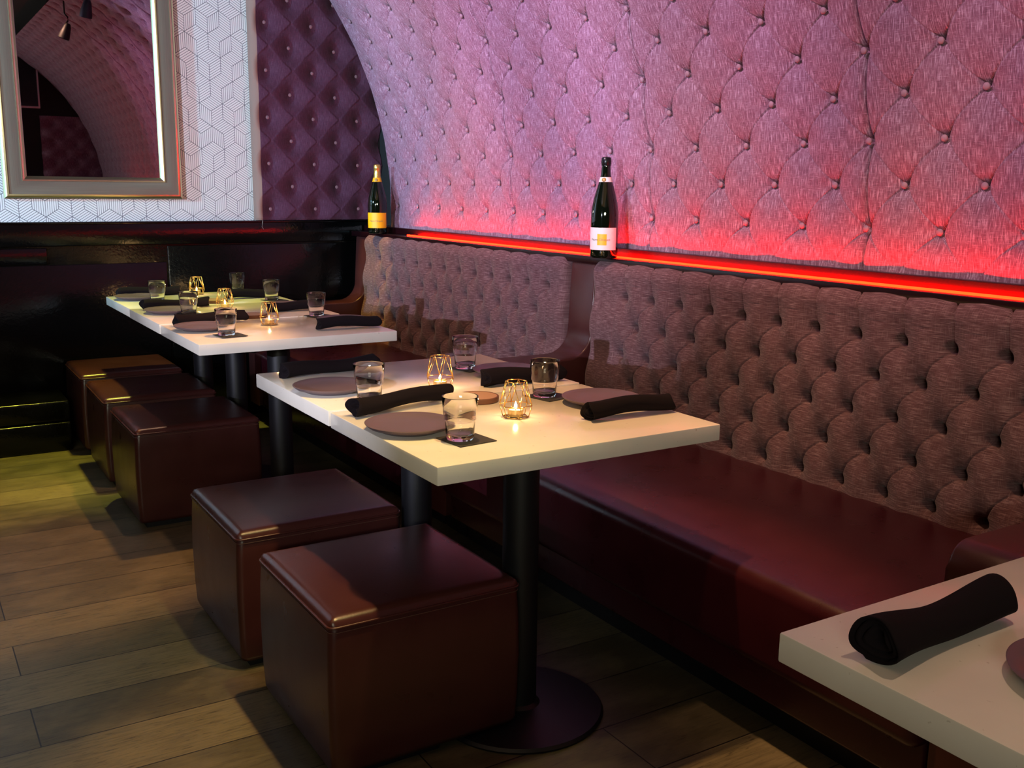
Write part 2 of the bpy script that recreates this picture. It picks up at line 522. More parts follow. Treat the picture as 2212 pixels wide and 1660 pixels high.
def vault_surface(name, y0, y1, res, mat, parent, top=S_TOP, fine=1.0):
    nu = int((y1-y0)/res)
    u = np.linspace(y0+.001, y1-.001, nu)
    v = np.concatenate([np.linspace(0, fine, int(fine/res)), np.linspace(fine, top, max(int((top-fine)/.012), 2))[1:]])
    u = np.concatenate([[u[0], u[0]], u, [u[-1], u[-1]]]); v = np.concatenate([[v[0], v[0]], v])
    U, V = np.meshgrid(u, v)
    h = wall_h(U-V_Y0, V-V_S0, V_DU, V_DV)
    sb = np.clip(V/.06, 0, 1); sb = sb*sb*(3-2*sb); h = h*sb+.006*(1-sb)
    h -= edge_round(np.minimum(U-y0, y1-U), .026); h -= edge_round(V+.0005, .014)
    h = np.maximum(h, -.04)
    for k, val in ((0, -.07), (1, -.035)):
        h[:, k] = val; h[:, -1-k] = val
    h[0, :] = -.07; h[1, :] = np.minimum(h[1, :], -.02)
    x, z, nx, nz = vault(V)
    P = np.stack([x+h*nx, U, z+h*nz], -1)
    return grid_mesh(name, P, np.stack([U, V], -1), mat, parent)


bm = bmesh.new(); bmesh.ops.create_uvsphere(bm, u_segments=14, v_segments=8, radius=1)
bmesh.ops.scale(bm, vec=(.0105, .0105, .006), verts=bm.verts)
me_button = bpy.data.meshes.new('button'); bm.to_mesh(me_button); bm.free()
me_button.polygons.foreach_set('use_smooth', [True]*len(me_button.polygons)); me_button.materials.append(M['button'])


def button(parent, p, n):
    o = bpy.data.objects.new('button', me_button); C.objects.link(o); o.parent = parent
    o.location = p; o.rotation_euler = Vector(n).to_track_quat('Z', 'Y').to_euler(); return o


panels = [(-.705, .285, 'tufted mauve wall panel at the right edge, beyond the last seam'),
          (.285, 1.275, 'tufted mauve wall panel between the two tall seams right of the pink-labelled bottle'),
          (1.275, 2.265, 'tufted mauve wall panel directly behind the pink-labelled bottle'),
          (2.265, 3.585, 'tufted mauve wall panel curving overhead next to the orange-labelled bottle')]
for y0, y1, lab in panels:
    t = thing('tufted_wall_panel', lab, 'wall panel', group='tufted panels of the curved wall')
    vault_surface('upholstery', y0, y1, .0023 if y0 < 2 else .0028, M['wall_linen'], t, S_TOP, 1.05 if y0 < 1 else 1.5)
    j = 0
    while True:
        s = V_S0+j*V_DV
        if s > 1.60: break
        th = max(s-(ARC_Z-PB), 0)/ARC_R
        x, z, nx, nz = [float(q) for q in vault(np.array(s))]
        for i in range(-12, 30):
            if (i+j) % 2: continue
            y = V_Y0+i*V_DU
            if not (y0+(.03 if y0 < -.5 else -.005) < y < y1-.02): continue
            d = .008
            button(t, (x-nx*d+nx*.0, y, z-nz*d), (nx, 0, nz))
        j += 1
struct(vault_surface('wall_right_upholstered', -4.40, -.705, .02, M['wall_linen'], None))

# flat panel on the far wall
FX0, FX1 = .895, 1.655
FU0, FDU, FV0, FDV = .985, .1345, 1.182, .1265
t = thing('flat_tufted_panel', 'dark plum tufted flat panel between the patterned wallpaper and the curved wall', 'wall panel')
u = np.linspace(FX0+.036, FX1, 200); v = np.linspace(WT+.002, 2.72, 330); v = np.concatenate([[v[0], v[0]], v])
u = np.concatenate([np.repeat(FX0, 2), np.linspace(FX0, FX0+.034, 16), u])
U, V = np.meshgrid(u, v)
uu, vv = U-FU0, V-FV0
a_ = (uu/FDU+vv/FDV)/2; b_ = (uu/FDU-vv/FDV)/2
a0 = a_-np.round(a_); b0 = b_-np.round(b_)
r = np.hypot((a0+b0)*FDU, (a0-b0)*FDV*.62)
h = .5*.020*(np.sin(PI*a_)**2+np.sin(PI*b_)**2)-.040*np.exp(-(r/.040)**1.25)
h -= edge_round(U-FX0+.0005, .035)+edge_round(V-WT-.0015, .015)
h[:, 0] = -.06; h[:, 1] = -.04; h[0, :] = -.06
P = np.stack([U, YW-.064-h, V], -1)
UVf = np.stack([U, V], -1)
grid_mesh('upholstery', P[:, 16:], UVf[:, 16:], M['far_linen'], t)
grid_mesh('left_border', P[:, :17], UVf[:, :17], M['border'], t)['label'] = 'paler tan border strip along the left edge'
for j in range(12):
    for i in range(-1, 6):
        if (i+j) % 2: continue
        x, z = FU0+i*FDU, FV0+j*FDV
        if FX0+.03 < x < 1.58: button(t, (x, YW-.064+.034, z), (0, -1, 0))
bm = bmesh.new()
tube(bm, [(.925, YW-.067, 1.122), (.922, YW-.069, 1.105), (.920, YW-.067, 1.084), (.928, YW-.067, 1.070)], .0013, 6)
tag(from_bm('loose_thread', bm, M['thread']), 'short pale loose thread hanging below the plum flat panel', 'thread')

# back wall seen in the mirror: tufted panel and a screen
u = np.linspace(.87, 1.64, 60); v = np.linspace(1.13, 2.13, 60); U, V = np.meshgrid(u, v)
h = wall_h(U-.873, V-1.193, .1262, .1205, .013, .026, .03)
grid_mesh('panel', np.stack([U, YB+.03+h, V], -1), np.stack([U, V], -1), M['wall_linen'], wb)
t = thing('wall_screen', 'black screen with a thin pale border, reflected in the framed mirror', 'screen', (.16, YB+.09, 2.21))
box_obj('bezel', (-.62, -.02, 0), (.72, .02, .74), M['bezel'], t, .004, 2)
box_obj('display', (-.60, .015, .022), (.70, .026, .718), M['screen'], t)

# spotlights under the ceiling (seen in the mirror)
def spotlight(x, y, zh, tilt, lab):
    t = thing('ceiling_spotlight', lab, 'spotlight', (x, y, zh), tilt, 'black ceiling spotlights reflected in the mirror')
    H = ZC-zh
    lathe_obj('ceiling_plate', [(0, H), (.04, H), (.04, H-.018), (0, H-.018)], M['black_metal'], t, 20)
    bm = bmesh.new(); tube(bm, [(0, 0, H-.015), (0, 0, .15), (.025, 0, .12), (.025, 0, .09), (0, 0, .06)], .007, 8)
    from_bm('stem', bm, M['black_metal'], t)
    o = lathe_obj('lamp_head', [(0, .075), (.02, .072), (.032, .045), (.046, -.035), (.048, -.062), (.044, -.062), (.040, -.035), (0, .0)], M['black_metal'], t, 24)
    o.rotation_euler = (0, .35, 0)
spotlight(.60, -.20, 2.60, .3, 'black ceiling spotlight silhouetted on the curved wall, lower one in the mirror')
spotlight(.62, .75, 2.66, 1.2, 'black ceiling spotlight cut off at the top edge of the mirror view')

# ------------------------------------------------------------------ framed mirror
t = thing('framed_mirror', 'large wall mirror in a grey wood frame with gilt lips on patterned wallpaper', 'mirror', (0.0, YW-.002, 1.236))
MX0, MX1, MZ1 = -.372, .498, 1.75


def frame_band(name, o0, o1, d0, d1, mat, parent):
    """mitred picture-frame band between insets o0 and o1 with depths d0..d1 towards the room"""
    bm = bmesh.new(); uvl = bm.loops.layers.uv.new('UV')
    def ring(o, d): return [bm.verts.new((MX0+o, -d, o)), bm.verts.new((MX1-o, -d, o)), bm.verts.new((MX1-o, -d, MZ1-o)), bm.verts.new((MX0+o, -d, MZ1-o))]
    n = 6
    rs = [ring(o0, 0.002)]+[ring(o0+(o1-o0)*k/n, d0+(d1-d0)*k/n+.004*math.sin(PI*k/n)) for k in range(n+1)]+[ring(o1, .002)]
    for k, (A, B) in enumerate(zip(rs, rs[1:])):
        for i in range(4):
            j = (i+1) % 4
            f = bm.faces.new((A[i], A[j], B[j], B[i]))
            L = (A[j].co-A[i].co).length
            for lp, uvc in zip(f.loops, ((0, k*.02), (L, k*.02), (L, k*.02+.02), (0, k*.02+.02))): lp[uvl].uv = uvc
    return sharp(from_bm(name, bm, mat, parent), 25)


frame_band('outer_lip', 0, .022, .028, .042, M['gold_lip'], t)
frame_band('frame', .022, .088, .036, .028, M['frame'], t)
frame_band('inner_lip', .088, .111, .036, .018, M['gold_lip'], t)
bm = bmesh.new()
box(bm, (MX0+.104, -.016, .104), (MX1-.104, -.004, MZ1-.104), .010, 1)
sharp(from_bm('mirror_glass', bm, M['mirror'], t, smooth=False), 10)


# ------------------------------------------------------------------ benches
B_DU, B_DV, B_Y0, B_Z0 = .0763, .1065, 1.253, .932       # tufting lattice
LEAN_X0, LEAN_X1, BZ0, BZ1 = 1.385, 1.425, .43, 1.012


def bench_back(name, y0, y1, parent, ylat, res=.0042, rows=5):
    Lf = BZ1-BZ0; R = .042
    nu = int((y1-y0)/res); nv = int((Lf+R*1.6+.05)/res)
    u = np.linspace(y0, y1, nu); v = np.linspace(0, Lf+R*PI/2+.04, nv)
    u = np.concatenate([[u[0], u[0], u[0]], u, [u[-1], u[-1], u[-1]]])
    U, V = np.meshgrid(u, v)
    du, dv = B_DU, B_DV
    uu = U-ylat; vv = BZ0+V-B_Z0
    fa, fb, r, Lp, fa0 = lattice(uu, vv, du, dv)
    diam = .5*(np.sin(PI*fa0)**2+np.sin(PI*fb)**2)
    fu = uu/(2*du); chan = np.sin(PI*fu)**2
    vlast = -(rows-1)*dv
    fu2 = fu-(.5 if (rows-1) % 2 else 0); chan2 = np.sin(PI*fu2)**2
    pil = np.where(vv > 0, chan, np.where(vv < vlast, chan2, diam))
    # outermost buttons of the odd rows
    kL = math.floor((y1-.07-ylat)/(2*du)); ueL = kL*2*du
    kR = math.ceil((y0+.07-ylat)/(2*du)); ueR = kR*2*du
    fv = vv/(2*dv); hch = np.sin(PI*fv)**2
    out = (uu > ueL) | (uu < ueR)
    duo = np.where(uu > ueL, uu-ueL, ueR-uu)
    side = np.where(vv > 0, np.minimum(np.sin(PI*np.clip(duo/(2*du), 0, .5))**2, np.sin(PI*np.clip(vv/(2*dv), 0, .5))**2), hch)
    pil = np.where(out, side, pil)
    # distance to real buttons only
    valid = (vv <= dv*.5) & (vv >= vlast-dv*.5) & (uu < ueL+du*.5) & (uu > ueR-du*.5)
    re_ = np.where(valid, r, 9)
    # rows at the top/bottom: nearest button of the row for points beyond it
    du_top = (fu-np.round(fu))*2*du; rt_ = np.hypot(du_top, vv); re_ = np.minimum(re_, np.where((vv > 0) & ~out, rt_, 9))
    du_bot = (fu2-np.round(fu2))*2*du; rb_ = np.hypot(du_bot, vv-vlast); re_ = np.minimum(re_, np.where((vv < vlast) & ~out, rb_, 9))
    topf = 1-.62*np.clip((V-(B_Z0-BZ0)-.02)/.06, 0, 1)**2*np.where(vv > 0, 1, 0)
    h = .015*(1-(1-pil)*topf)-.050*np.exp(-(re_/.0150)**2.8)-.019*np.exp(-(re_/.031)**1.3)
    g1 = np.exp(-(fa*Lp/.0026)**1.5)*(.8+.2*np.cos(2*PI*fb)); g2 = np.exp(-(fb*Lp/.0024)**1.5)*np.clip(1.1-1.7*np.sin(PI*fa0), 0, 1)*.7
    gt = np.exp(-(np.abs(du_top+.006*np.sin(np.clip(vv, 0, .12)*26))/.0028)**1.5); gb = np.exp(-(np.abs(du_bot)/.0028)**1.2)
    h -= .0085*np.where(out, 0, np.where(vv > 0, gt, np.where(vv < vlast, gb, np.maximum(g1, g2))))
    fade = np.clip((Lf+R*PI/2+.02-V)/.05, 0, 1); h = h*fade+.018*(1-fade)
    e = np.minimum(U-y0, y1-U); h -= edge_round(e+.0003, .035)
    e2 = V; h -= edge_round(e2+.0003, .02)
    for k, val in ((0, -.085), (1, -.06), (2, -.035)):
        h[:, k] = val; h[:, -1-k] = val
    # base profile: leaning line then quarter roll backwards
    sl = np.clip(V, 0, Lf); th = np.clip((V-Lf)/R, 0, PI/2); rest = np.maximum(V-Lf-R*PI/2, 0)
    x = LEAN_X0+.022+(LEAN_X1-LEAN_X0)*sl/Lf; z = BZ0+sl
    x = x+R*(1-np.cos(th))+rest; z = z-.02+R*np.sin(th)
    nx, nz = -np.cos(th), np.sin(th)
    P = np.stack([x+h*nx, U, z+h*nz*.9+.0], -1)
    P[..., 2] = np.minimum(P[..., 2], 1.0515)
    return grid_mesh(name, P, np.stack([U, V], -1), M['bench_linen'], parent)


def rounded_slab(name, lo, hi, bev, mat, parent, seg=6, crown=0.):
    bm = bmesh.new(); box(bm, lo, hi, bev, seg)
    if crown:
        bmesh.ops.subdivide_edges(bm, edges=[e for e in bm.edges if e.calc_length() > .3], cuts=24, use_grid_fill=True)
        for v in bm.verts:
            if v.co.z > hi[2]-bev*1.05:
                t_ = (v.co.x-lo[0])/(hi[0]-lo[0]); v.co.z -= crown*max(1-t_/.45, 0)**2
    return sharp(from_bm(name, bm, mat, parent), 50)


def bench(y0, y1, ylat, lab, res):
    t = thing('upholstered_bench', lab, 'bench', (0, 0, 0), 0, 'wall benches with button-tufted backs')
    rounded_slab('seat', (.772, y0, .20), (1.43, y1, .458), .030, M['seat_leather'], t, 6, .034)
    rounded_slab('front_panel', (.812, y0+.004, .10), (1.40, y1-.004, .23), .01, M['seat_leather'], t, 2)
    box_obj('toe_kick', (.893, y0+.002, 0), (1.40, y1-.002, .10), M['black_metal'], t)
    bench_back('backrest', y0+.004, y1-.004, t, ylat, res)
    box_obj('back_board', (1.50, y0+.004, .40), (1.578, y1-.004, 1.02), M['black_metal'], t)
    return t


bench(-.585, 1.458, B_Y0, 'long burgundy bench with mauve tufted back behind the front pair of tables', .0021)
bench(1.642, 3.665, 3.46, 'burgundy bench with mauve tufted back in the far corner beside the plum panel', .0028)
bench(-2.70, -.772, -.95, 'burgundy bench behind the cut-off table at the right edge, past the rounded arm', .012)


def divider(y0, y1, lab):
    t = thing('bench_divider', lab, 'bench arm', (0, y0, 0), 0, 'leather arms between the benches')
    prof = [(.80, .10), (.80, .60)]
    for k in range(7):
        a = PI-(PI/2)*k/6; prof.append((.855+.055*math.cos(a), .60+.055*math.sin(a)))
    for k in range(8):
        a = -PI/2+(PI/2)*k/7; prof.append((1.35+.105*math.cos(a), .655+.105+.105*math.sin(a)))
    prof += [(1.470, 1.02), (1.478, 1.030), (1.578, 1.030), (1.578, .10)]
    bm = bmesh.new(); w = y1-y0
    A = [bm.verts.new((x, 0, z)) for x, z in prof]
    f = bm.faces.new(A); r = bmesh.ops.extrude_face_region(bm, geom=[f])
    for v in [g_ for g_ in r['geom'] if isinstance(g_, bmesh.types.BMVert)]: v.co.y = w
    bmesh.ops.recalc_face_normals(bm, faces=bm.faces)
    es = [e for e in bm.edges if abs((e.verts[0].co-e.verts[1].co).y) < 1e-6]
    bmesh.ops.bevel(bm, geom=es, offset=.022, segments=4, profile=.5, affect='EDGES', clamp_overlap=True)
    sharp(from_bm('arm', bm, M['leather'], t), 45)
    box_obj('toe_kick', (.893, .004, 0), (1.57, w-.004, .10), M['black_metal'], t)
    return t


divider(1.468, 1.632, 'dark burgundy leather arm and post between the two tufted benches')
divider(-.762, -.595, 'dark burgundy rounded bench arm behind the cut-off table at the right edge')
divider(3.675, 3.84, 'dark burgundy leather arm against the black wainscot in the far corner')

o = box_obj('led_strip', (1.502, -2.7, LZ), (1.509, 3.22, LZ+.0065), M['led'])
tag(o, 'glowing red-orange light strip along the ledge above the bench backs', 'light strip')

# ------------------------------------------------------------------ tables
TZ, TW, TD = .768, .762, .571


def make_table(lab, loc):
    t = thing('pedestal_table', lab, 'table', loc, 0, 'white two-person pedestal tables')
    box_obj('tabletop', (0, .0012, TZ-.040), (TW, TD-.0012, TZ), M['quartz'], t, .0028, 2)
    cx, cy = TW/2, TD/2
    lathe_obj('column', [(0, TZ-.045), (.045, TZ-.045), (.045, .03), (.060, .018), (0, .018)], M['black_metal'], t, 32, (cx, cy, 0))
    bm = bmesh.new()
    for a in (PI/4, 3*PI/4):
        bb = bmesh.new(); box(bb, (-.24, -.025, TZ-.062), (.24, .025, TZ-.0405), .003, 1)
        bmesh.ops.rotate(bb, cent=(0, 0, 0), matrix=Matrix.Rotation(a, 3, 'Z'), verts=bb.verts)
        me = bpy.data.meshes.new('tmp'); bb.to_mesh(me); bb.free(); bm.from_mesh(me); bpy.data.meshes.remove(me)
    from_bm('top_bracket', bm, M['black_metal'], t, (cx, cy, 0), smooth=False)
    lathe_obj('base', [(0, 0), (.215, 0), (.218, .006), (.212, .013), (.10, .019), (.06, .022), (0, .023)], M['black_metal'], t, 48, (cx, cy, 0))
    return t


T_Y = {'A1': 0., 'A2': TD, 'B1': 1.7957, 'B2': 1.7957+TD, 'B3': 1.7957+2*TD}
tA = make_table('white table top nearest the camera of the front joined pair', (0, 0, 0))
dup(tA, (-.004, TD, .0035), 0, 'white table top making the rear half of the front joined pair')
dup(tA, (.002, T_Y['B1'], -.002), 0, 'white table top at the near end of the far row of three')
dup(tA, (-.002, T_Y['B2'], .001), 0, 'white table top in the middle of the far row of three')
dup(tA, (.002, T_Y['B3'], .0), 0, 'yellow-lit white table top against the far wainscot')
dup(tA, (.024, -.8835-TD, 0), 0, 'white table top cut off at the lower right, with one napkin and plate')

# ------------------------------------------------------------------ stools
def rrect(w, r, z, n=6):
    pts = []
    for cx, cy, a0 in ((w-r, w-r, 0), (r, w-r, 90), (r, r, 180), (w-r, r, 270)):
        for k in range(n+1):
            a = math.radians(a0+90*k/n); pts.append((cx+r*math.cos(a), cy+r*math.sin(a), z))
    return pts


SW = .484
t = thing('cube_stool', 'dark brown leather cube stool nearest the camera', 'stool', (-.160, .195, 0), 0, 'leather cube stools beside the tables')
bm = bmesh.new()
rows = []
for z, gx in ((.026, -.006), (.04, -.001), (.10, .002), (.22, .004), (.32, .002), (.366, -.001), (.380, -.004)):
    rows.append([bm.verts.new(((x-SW/2)*(1+2*gx/SW)+SW/2, (y-SW/2)*(1+2*gx/SW)+SW/2, zz)) for x, y, zz in rrect(SW, .018, z)])
for A, B in zip(rows, rows[1:]):
    for i in range(len(A)): bm.faces.new((A[i], A[(i+1) % len(A)], B[(i+1) % len(A)], B[i]))
bm.faces.new(rows[0])
from_bm('body', bm, M['leather'], t)
# cushioned top: rounded, slightly crowned
n = 44; g_ = np.linspace(-1, 1, n); U, V = np.meshgrid(g_, g_)
hw = SW/2
rx, ry = np.sign(U)*(1-(1-np.abs(U))**1.35), np.sign(V)*(1-(1-np.abs(V))**1.35)
e = np.minimum(1-np.abs(rx), 1-np.abs(ry))*hw
zz = .379+.022-edge_round(e, .024)*.92+.007*(1-rx**2)*(1-ry**2)
rad = .02; cxx = np.clip(np.abs(rx)*hw-(hw-rad), 0, None); cyy = np.clip(np.abs(ry)*hw-(hw-rad), 0, None)
d = np.hypot(cxx, cyy); k = np.where(d > rad, rad/np.maximum(d, 1e-9), 1)
X = np.sign(rx)*np.where(np.abs(rx)*hw > hw-rad, hw-rad+cxx*k, np.abs(rx)*hw); Y = np.sign(ry)*np.where(np.abs(ry)*hw > hw-rad, hw-rad+cyy*k, np.abs(ry)*hw)
grid_mesh('seat_pad', np.stack([X+hw, Y+hw, zz], -1), np.stack([X, Y], -1), M['leather'], t)
bm = bmesh.new(); tube(bm, [((x-hw)*1.004+hw, (y-hw)*1.004+hw, z) for x, y, z in rrect(SW, .018, .3805)], .0030, 8, True); from_bm('piping', bm, M['leather'], t)
bm = bmesh.new(); tube(bm, [((x-hw)*1.001+hw, (y-hw)*1.001+hw, z) for x, y, z in rrect(SW, .018, .369)], .0011, 6, True); from_bm('stitching', bm, M['stitch'], t)
box_obj('plinth', (.03, .03, 0), (.28, SW-.03, .028), M['black_metal'], t)
stool = t
for x, y, rz, lab in ((-.168, .835, 0, 'dark brown leather cube stool behind the nearest stool, its whole top shining'),
                      (-.160, 2.160, 0, 'dark brown leather cube stool nearest the camera among the far three'),
                      (-.158, 2.800, -.01, 'dark brown leather cube stool in the middle of the far three'),
                      (-.152, 3.428, 0, 'orange-lit leather cube stool closest to the black wainscot')):
    dup(stool, (x, y, 0), rz, lab)

# ------------------------------------------------------------------ tableware
ZT = TZ+.0005
# plate
PR = .104
prof = [(0, .003), (.060, .003), (.064, .0), (.070, .0), (.074, .004), (.095, .010), (PR-.001, .0165), (PR, .0185), (PR-.003, .0195), (.090, .0150), (.070, .0115), (.045, .0100), (0, .0098)]
plate = lathe_obj('dinner_plate', prof, M['plate'], None, 64, (0, 0, 0), 60)
plate0_used = [False]


def put_plate(x, y, lab, z=0):
    if not plate0_used[0]: o = plate; plate0_used[0] = True
    else: o = plate.copy(); C.objects.link(o)
    o.location = (x, y, ZT+z); tag(o, lab, 'plate', 'mauve stoneware plates on the tables')


# tumbler: thick foot, lower half stepped in, wide mouth
ro = [(0, .0), (.0285, .0), (.0305, .0015), (.0318, .012), (.0334, .040), (.0342, .0435), (.0362, .0455), (.0385, .072), (.0405, .096), (.0403, .0972), (.0396, .0972),
      (.0390, .096), (.0370, .072), (.0348, .0475), (.0330, .0440), (.0318, .040), (.0302, .016), (.0285, .0125), (.022, .0108), (0, .0100)]
tumbler = lathe_obj('tumbler', ro, M['glass'], None, 48, (0, 0, 0), 70)
tum_used = [False]


def put_glass(x, y, lab):
    if not tum_used[0]: o = tumbler; tum_used[0] = True
    else: o = tumbler.copy(); C.objects.link(o)
    o.location = (x, y, ZT+.0022); tag(o, lab, 'glass', 'clear glass tumblers on the tables')


bm = bmesh.new(); box(bm, (-.049, -.049, 0), (.049, .049, .0018), .0005, 1)
coaster = from_bm('square_coaster', bm, M['coaster'], smooth=False)
co_used = [False]


def put_coaster(x, y, rz, lab):
    if not co_used[0]: o = coaster; co_used[0] = True
    else: o = coaster.copy(); C.objects.link(o)
    o.location = (x, y, ZT); o.rotation_euler = (0, 0, rz); tag(o, lab, 'coaster', 'black square coasters under the glasses')


# napkin rolls
def napkin_mesh(L, r0, flare, seed, open_start=True):
    rnd = random.Random(seed)
    ph = [rnd.uniform(0, 6.28) for _ in range(6)]
    bm = bmesh.new(); n, m_ = 40, 36
    rings = []
    for i in range(m_+1):
        s = i/m_
        rr = r0*(1+flare*((1-s)**3)+.35*flare*(s**5)-.07*math.sin(PI*s)+.03*math.sin(7*s+ph[0]))
        ring = []
        for j in range(n):
            a = 2*PI*j/n
            sp = .12*((a+1.2+.5*s) % (2*PI))/(2*PI)          # rolled edge: radius steps once per turn
            q = rr*(.93+sp+.02*math.sin(3*a+5*s+ph[1])+.015*math.sin(5*a-9*s+ph[2]))
            yy = q*math.cos(a)*1.10; zz_ = q*math.sin(a)*.86
            ring.append(bm.verts.new((s*L+.006*math.sin(2*a+ph[3])*(1 if i in (0, m_) else 0), yy, zz_+r0*.80+.004*math.sin(PI*s*2+ph[4]))))
        rings.append(ring)
    for A, B in zip(rings, rings[1:]):
        for j in range(n): bm.faces.new((A[j], A[(j+1) % n], B[(j+1) % n], B[j]))
    for ring, sgn in ((rings[0], 1), (rings[-1], -1)):
        cen = sum((v.co for v in ring), Vector())/n; prev = ring
        for q, dx in ((.94, -.002), (.84, .012), (.78, .003), (.64, .004), (.58, .015), (.50, .005), (.36, .007), (.30, .018), (.12, .018)):
            nr = [bm.verts.new((v.co.x+sgn*dx, cen.y+(v.co.y-cen.y)*q, cen.z+(v.co.z-cen.z)*q)) for v in ring]
            for j in range(n): bm.faces.new((prev[j], prev[(j+1) % n], nr[(j+1) % n], nr[j]))
            prev = nr
        bm.faces.new(prev)
    zmin = min(v.co.z for v in bm.verts)
    for v in bm.verts: v.co.z -= zmin
    me = bpy.data.meshes.new('napkin_roll'); bmesh.ops.recalc_face_normals(bm, faces=bm.faces); bm.to_mesh(me); bm.free()
    me.polygons.foreach_set('use_smooth', [True]*len(me.polygons)); me.materials.append(M['napkin'])
    return me


def put_napkin(x0, y0, x1, y1, lab, r=.023, flare=.12, seed=1):
    L = math.hypot(x1-x0, y1-y0)
    o = bpy.data.objects.new('rolled_napkin', napkin_mesh(L, r, flare, seed)); C.objects.link(o)
    o.location = (x0, y0, ZT); o.rotation_euler = (0, 0, math.atan2(y1-y0, x1-x0))
    tag(o, lab, 'napkin', 'dark rolled napkins on the tables')


# lantern
def make_lantern(loc, rz, lab):
    t = thing('wire_lantern', lab, 'candle holder', loc, rz, 'brass wire lanterns on the tables')
    def ring(r, z, a0): return [(r*math.cos(a0+2*PI*k/6), r*math.sin(a0+2*PI*k/6), z) for k in range(6)]
    bot, mid, top = ring(.0325, .0016, 0), ring(.0405, .030, 0), ring(.0265, .0885, PI/6)
    def wires(name, segs):
        bm = bmesh.new()
        for a, b in segs: tube(bm, [a, b], .00105, 6)
        from_bm(name, bm, M['brass'], t)
    wires('bottom_ring', [(bot[k], bot[(k+1) % 6]) for k in range(6)])
    wires('middle_ring', [(mid[k], mid[(k+1) % 6]) for k in range(6)])
    wires('top_ring', [(top[k], top[(k+1) % 6]) for k in range(6)])
    for k in range(6): wires('strut', [(bot[k], mid[k])])
    wires('upper_zigzag', [(mid[k], top[k]) for k in range(6)]+[(mid[(k+1) % 6], top[k]) for k in range(6)])
    bm = bmesh.new()
    for k in range(3): tube(bm, [bot[k], bot[k+3]], .0012, 6)
    from_bm('floor_bars', bm, M['brass'], t)
    return t


def make_candle(loc, lab):
    t = thing('tealight_candle', lab, 'candle', loc, 0, 'lit tealights inside the lanterns')
    lathe_obj('cup', [(0, 0), (.0188, 0), (.0192, .001), (.0192, .0165), (.0186, .0165), (.0184, .002), (0, .002)], M['tin'], t, 32)
    lathe_obj('wax', [(.0183, .0022), (.0183, .0130), (.016, .0135), (.004, .0125), (0, .0123)], M['wax'], t, 28)
    lathe_obj('wick', [(.0006, .0120), (.0006, .0185), (0, .0188)], M['wick'], t, 6)
    lathe_obj('flame', [(0, .0165), (.0028, .0185), (.0040, .0220), (.0036, .0265), (.0018, .0320), (0, .0365)], M['flame'], t, 14)
    return t


def candle_light(loc):
    l = bpy.data.lights.new('candle_glow', 'POINT'); l.energy = .45; l.color = (1.0, .56, .22); l.shadow_soft_size = .004
    o = bpy.data.objects.new('candle_glow', l); C.objects.link(o); o.location = (loc[0], loc[1], loc[2]+.043)


LZ0 = ZT
lan = None
for k, (x, y, rz, lab, clab) in enumerate((
        (.374, .305, .25, 'brass wire lantern on the table top nearest the camera', 'lit tealight inside the lantern nearest the camera'),
        (.372, .695, .1, 'brass wire lantern on the rear half of the front pair of tables', 'lit tealight on the rear half of the front pair of tables'),
        (.382, 2.175, .3, 'brass wire lantern on the near table of the far row', 'lit tealight on the near table of the far row'),
        (.380, 2.785, .05, 'brass wire lantern on the middle table of the far row', 'lit tealight on the middle table of the far row'),
        (.420, 3.420, .4, 'brass wire lantern on the yellow-lit table by the wainscot', 'lit tealight on the yellow-lit table by the wainscot'))):
    z = ZT+(.0035 if k == 1 else 0)
    if lan is None: lan = make_lantern((x, y, z), rz, lab); can = make_candle((x, y, z+.0028), clab)
    else: dup(lan, (x, y, z), rz, lab); dup(can, (x, y, z+.0028), 0, clab)
    candle_light((x, y, z))

# wooden rounds
def make_tray(loc, lab):
    t = thing('wooden_round', lab, 'wooden board', loc, 0, 'wooden rounds beside the lanterns')
    lathe_obj('rim', [(.050, .0005), (.055, .0), (.057, .004), (.057, .013), (.0545, .0145), (.052, .0135)], M['bark'], t, 48)
    lathe_obj('face', [(0, 0), (.051, 0), (.0525, .0135), (0, .0130)], M['tray'], t, 48)
    return t


tr = make_tray((.386, .514, ZT), 'round tan wooden board behind the nearest glass on the front pair of tables')
dup(tr, (.392, 2.415, ZT+.001), 0, 'round tan wooden board on the middle far table, nearer the camera')
dup(tr, (.405, 3.03, ZT), 0, 'round wooden board half hidden behind the lanterns of the far row')

# place settings -------------------------------------------------------------
e2 = .0035
put_plate(.092, .312, 'mauve plate on the left side of the table top nearest the camera')
put_plate(.096, .800, 'mauve plate at the left rear corner of the front pair of tables', e2)
put_plate(.655, .332, 'mauve plate on the bench side of the table top nearest the camera')
put_plate(.640, .775, 'mauve plate on the bench side, rear half of the front pair', e2)
put_plate(.108, 2.155, 'mauve plate on the aisle side of the near table in the far row')
put_plate(.120, 2.725, 'mauve plate on the aisle side of the middle table in the far row')
put_plate(.112, 3.330, 'greenish-lit plate on the aisle side of the table by the wainscot')
put_plate(.665, 2.105, 'mauve plate on the bench side of the near table in the far row')
put_plate(.650, 2.690, 'mauve plate on the bench side of the middle table in the far row')
put_plate(.650, 3.270, 'greenish-lit plate on the bench side of the table by the wainscot')
put_plate(.232, -1.180, 'mauve plate cut off at the lower right edge of the picture')

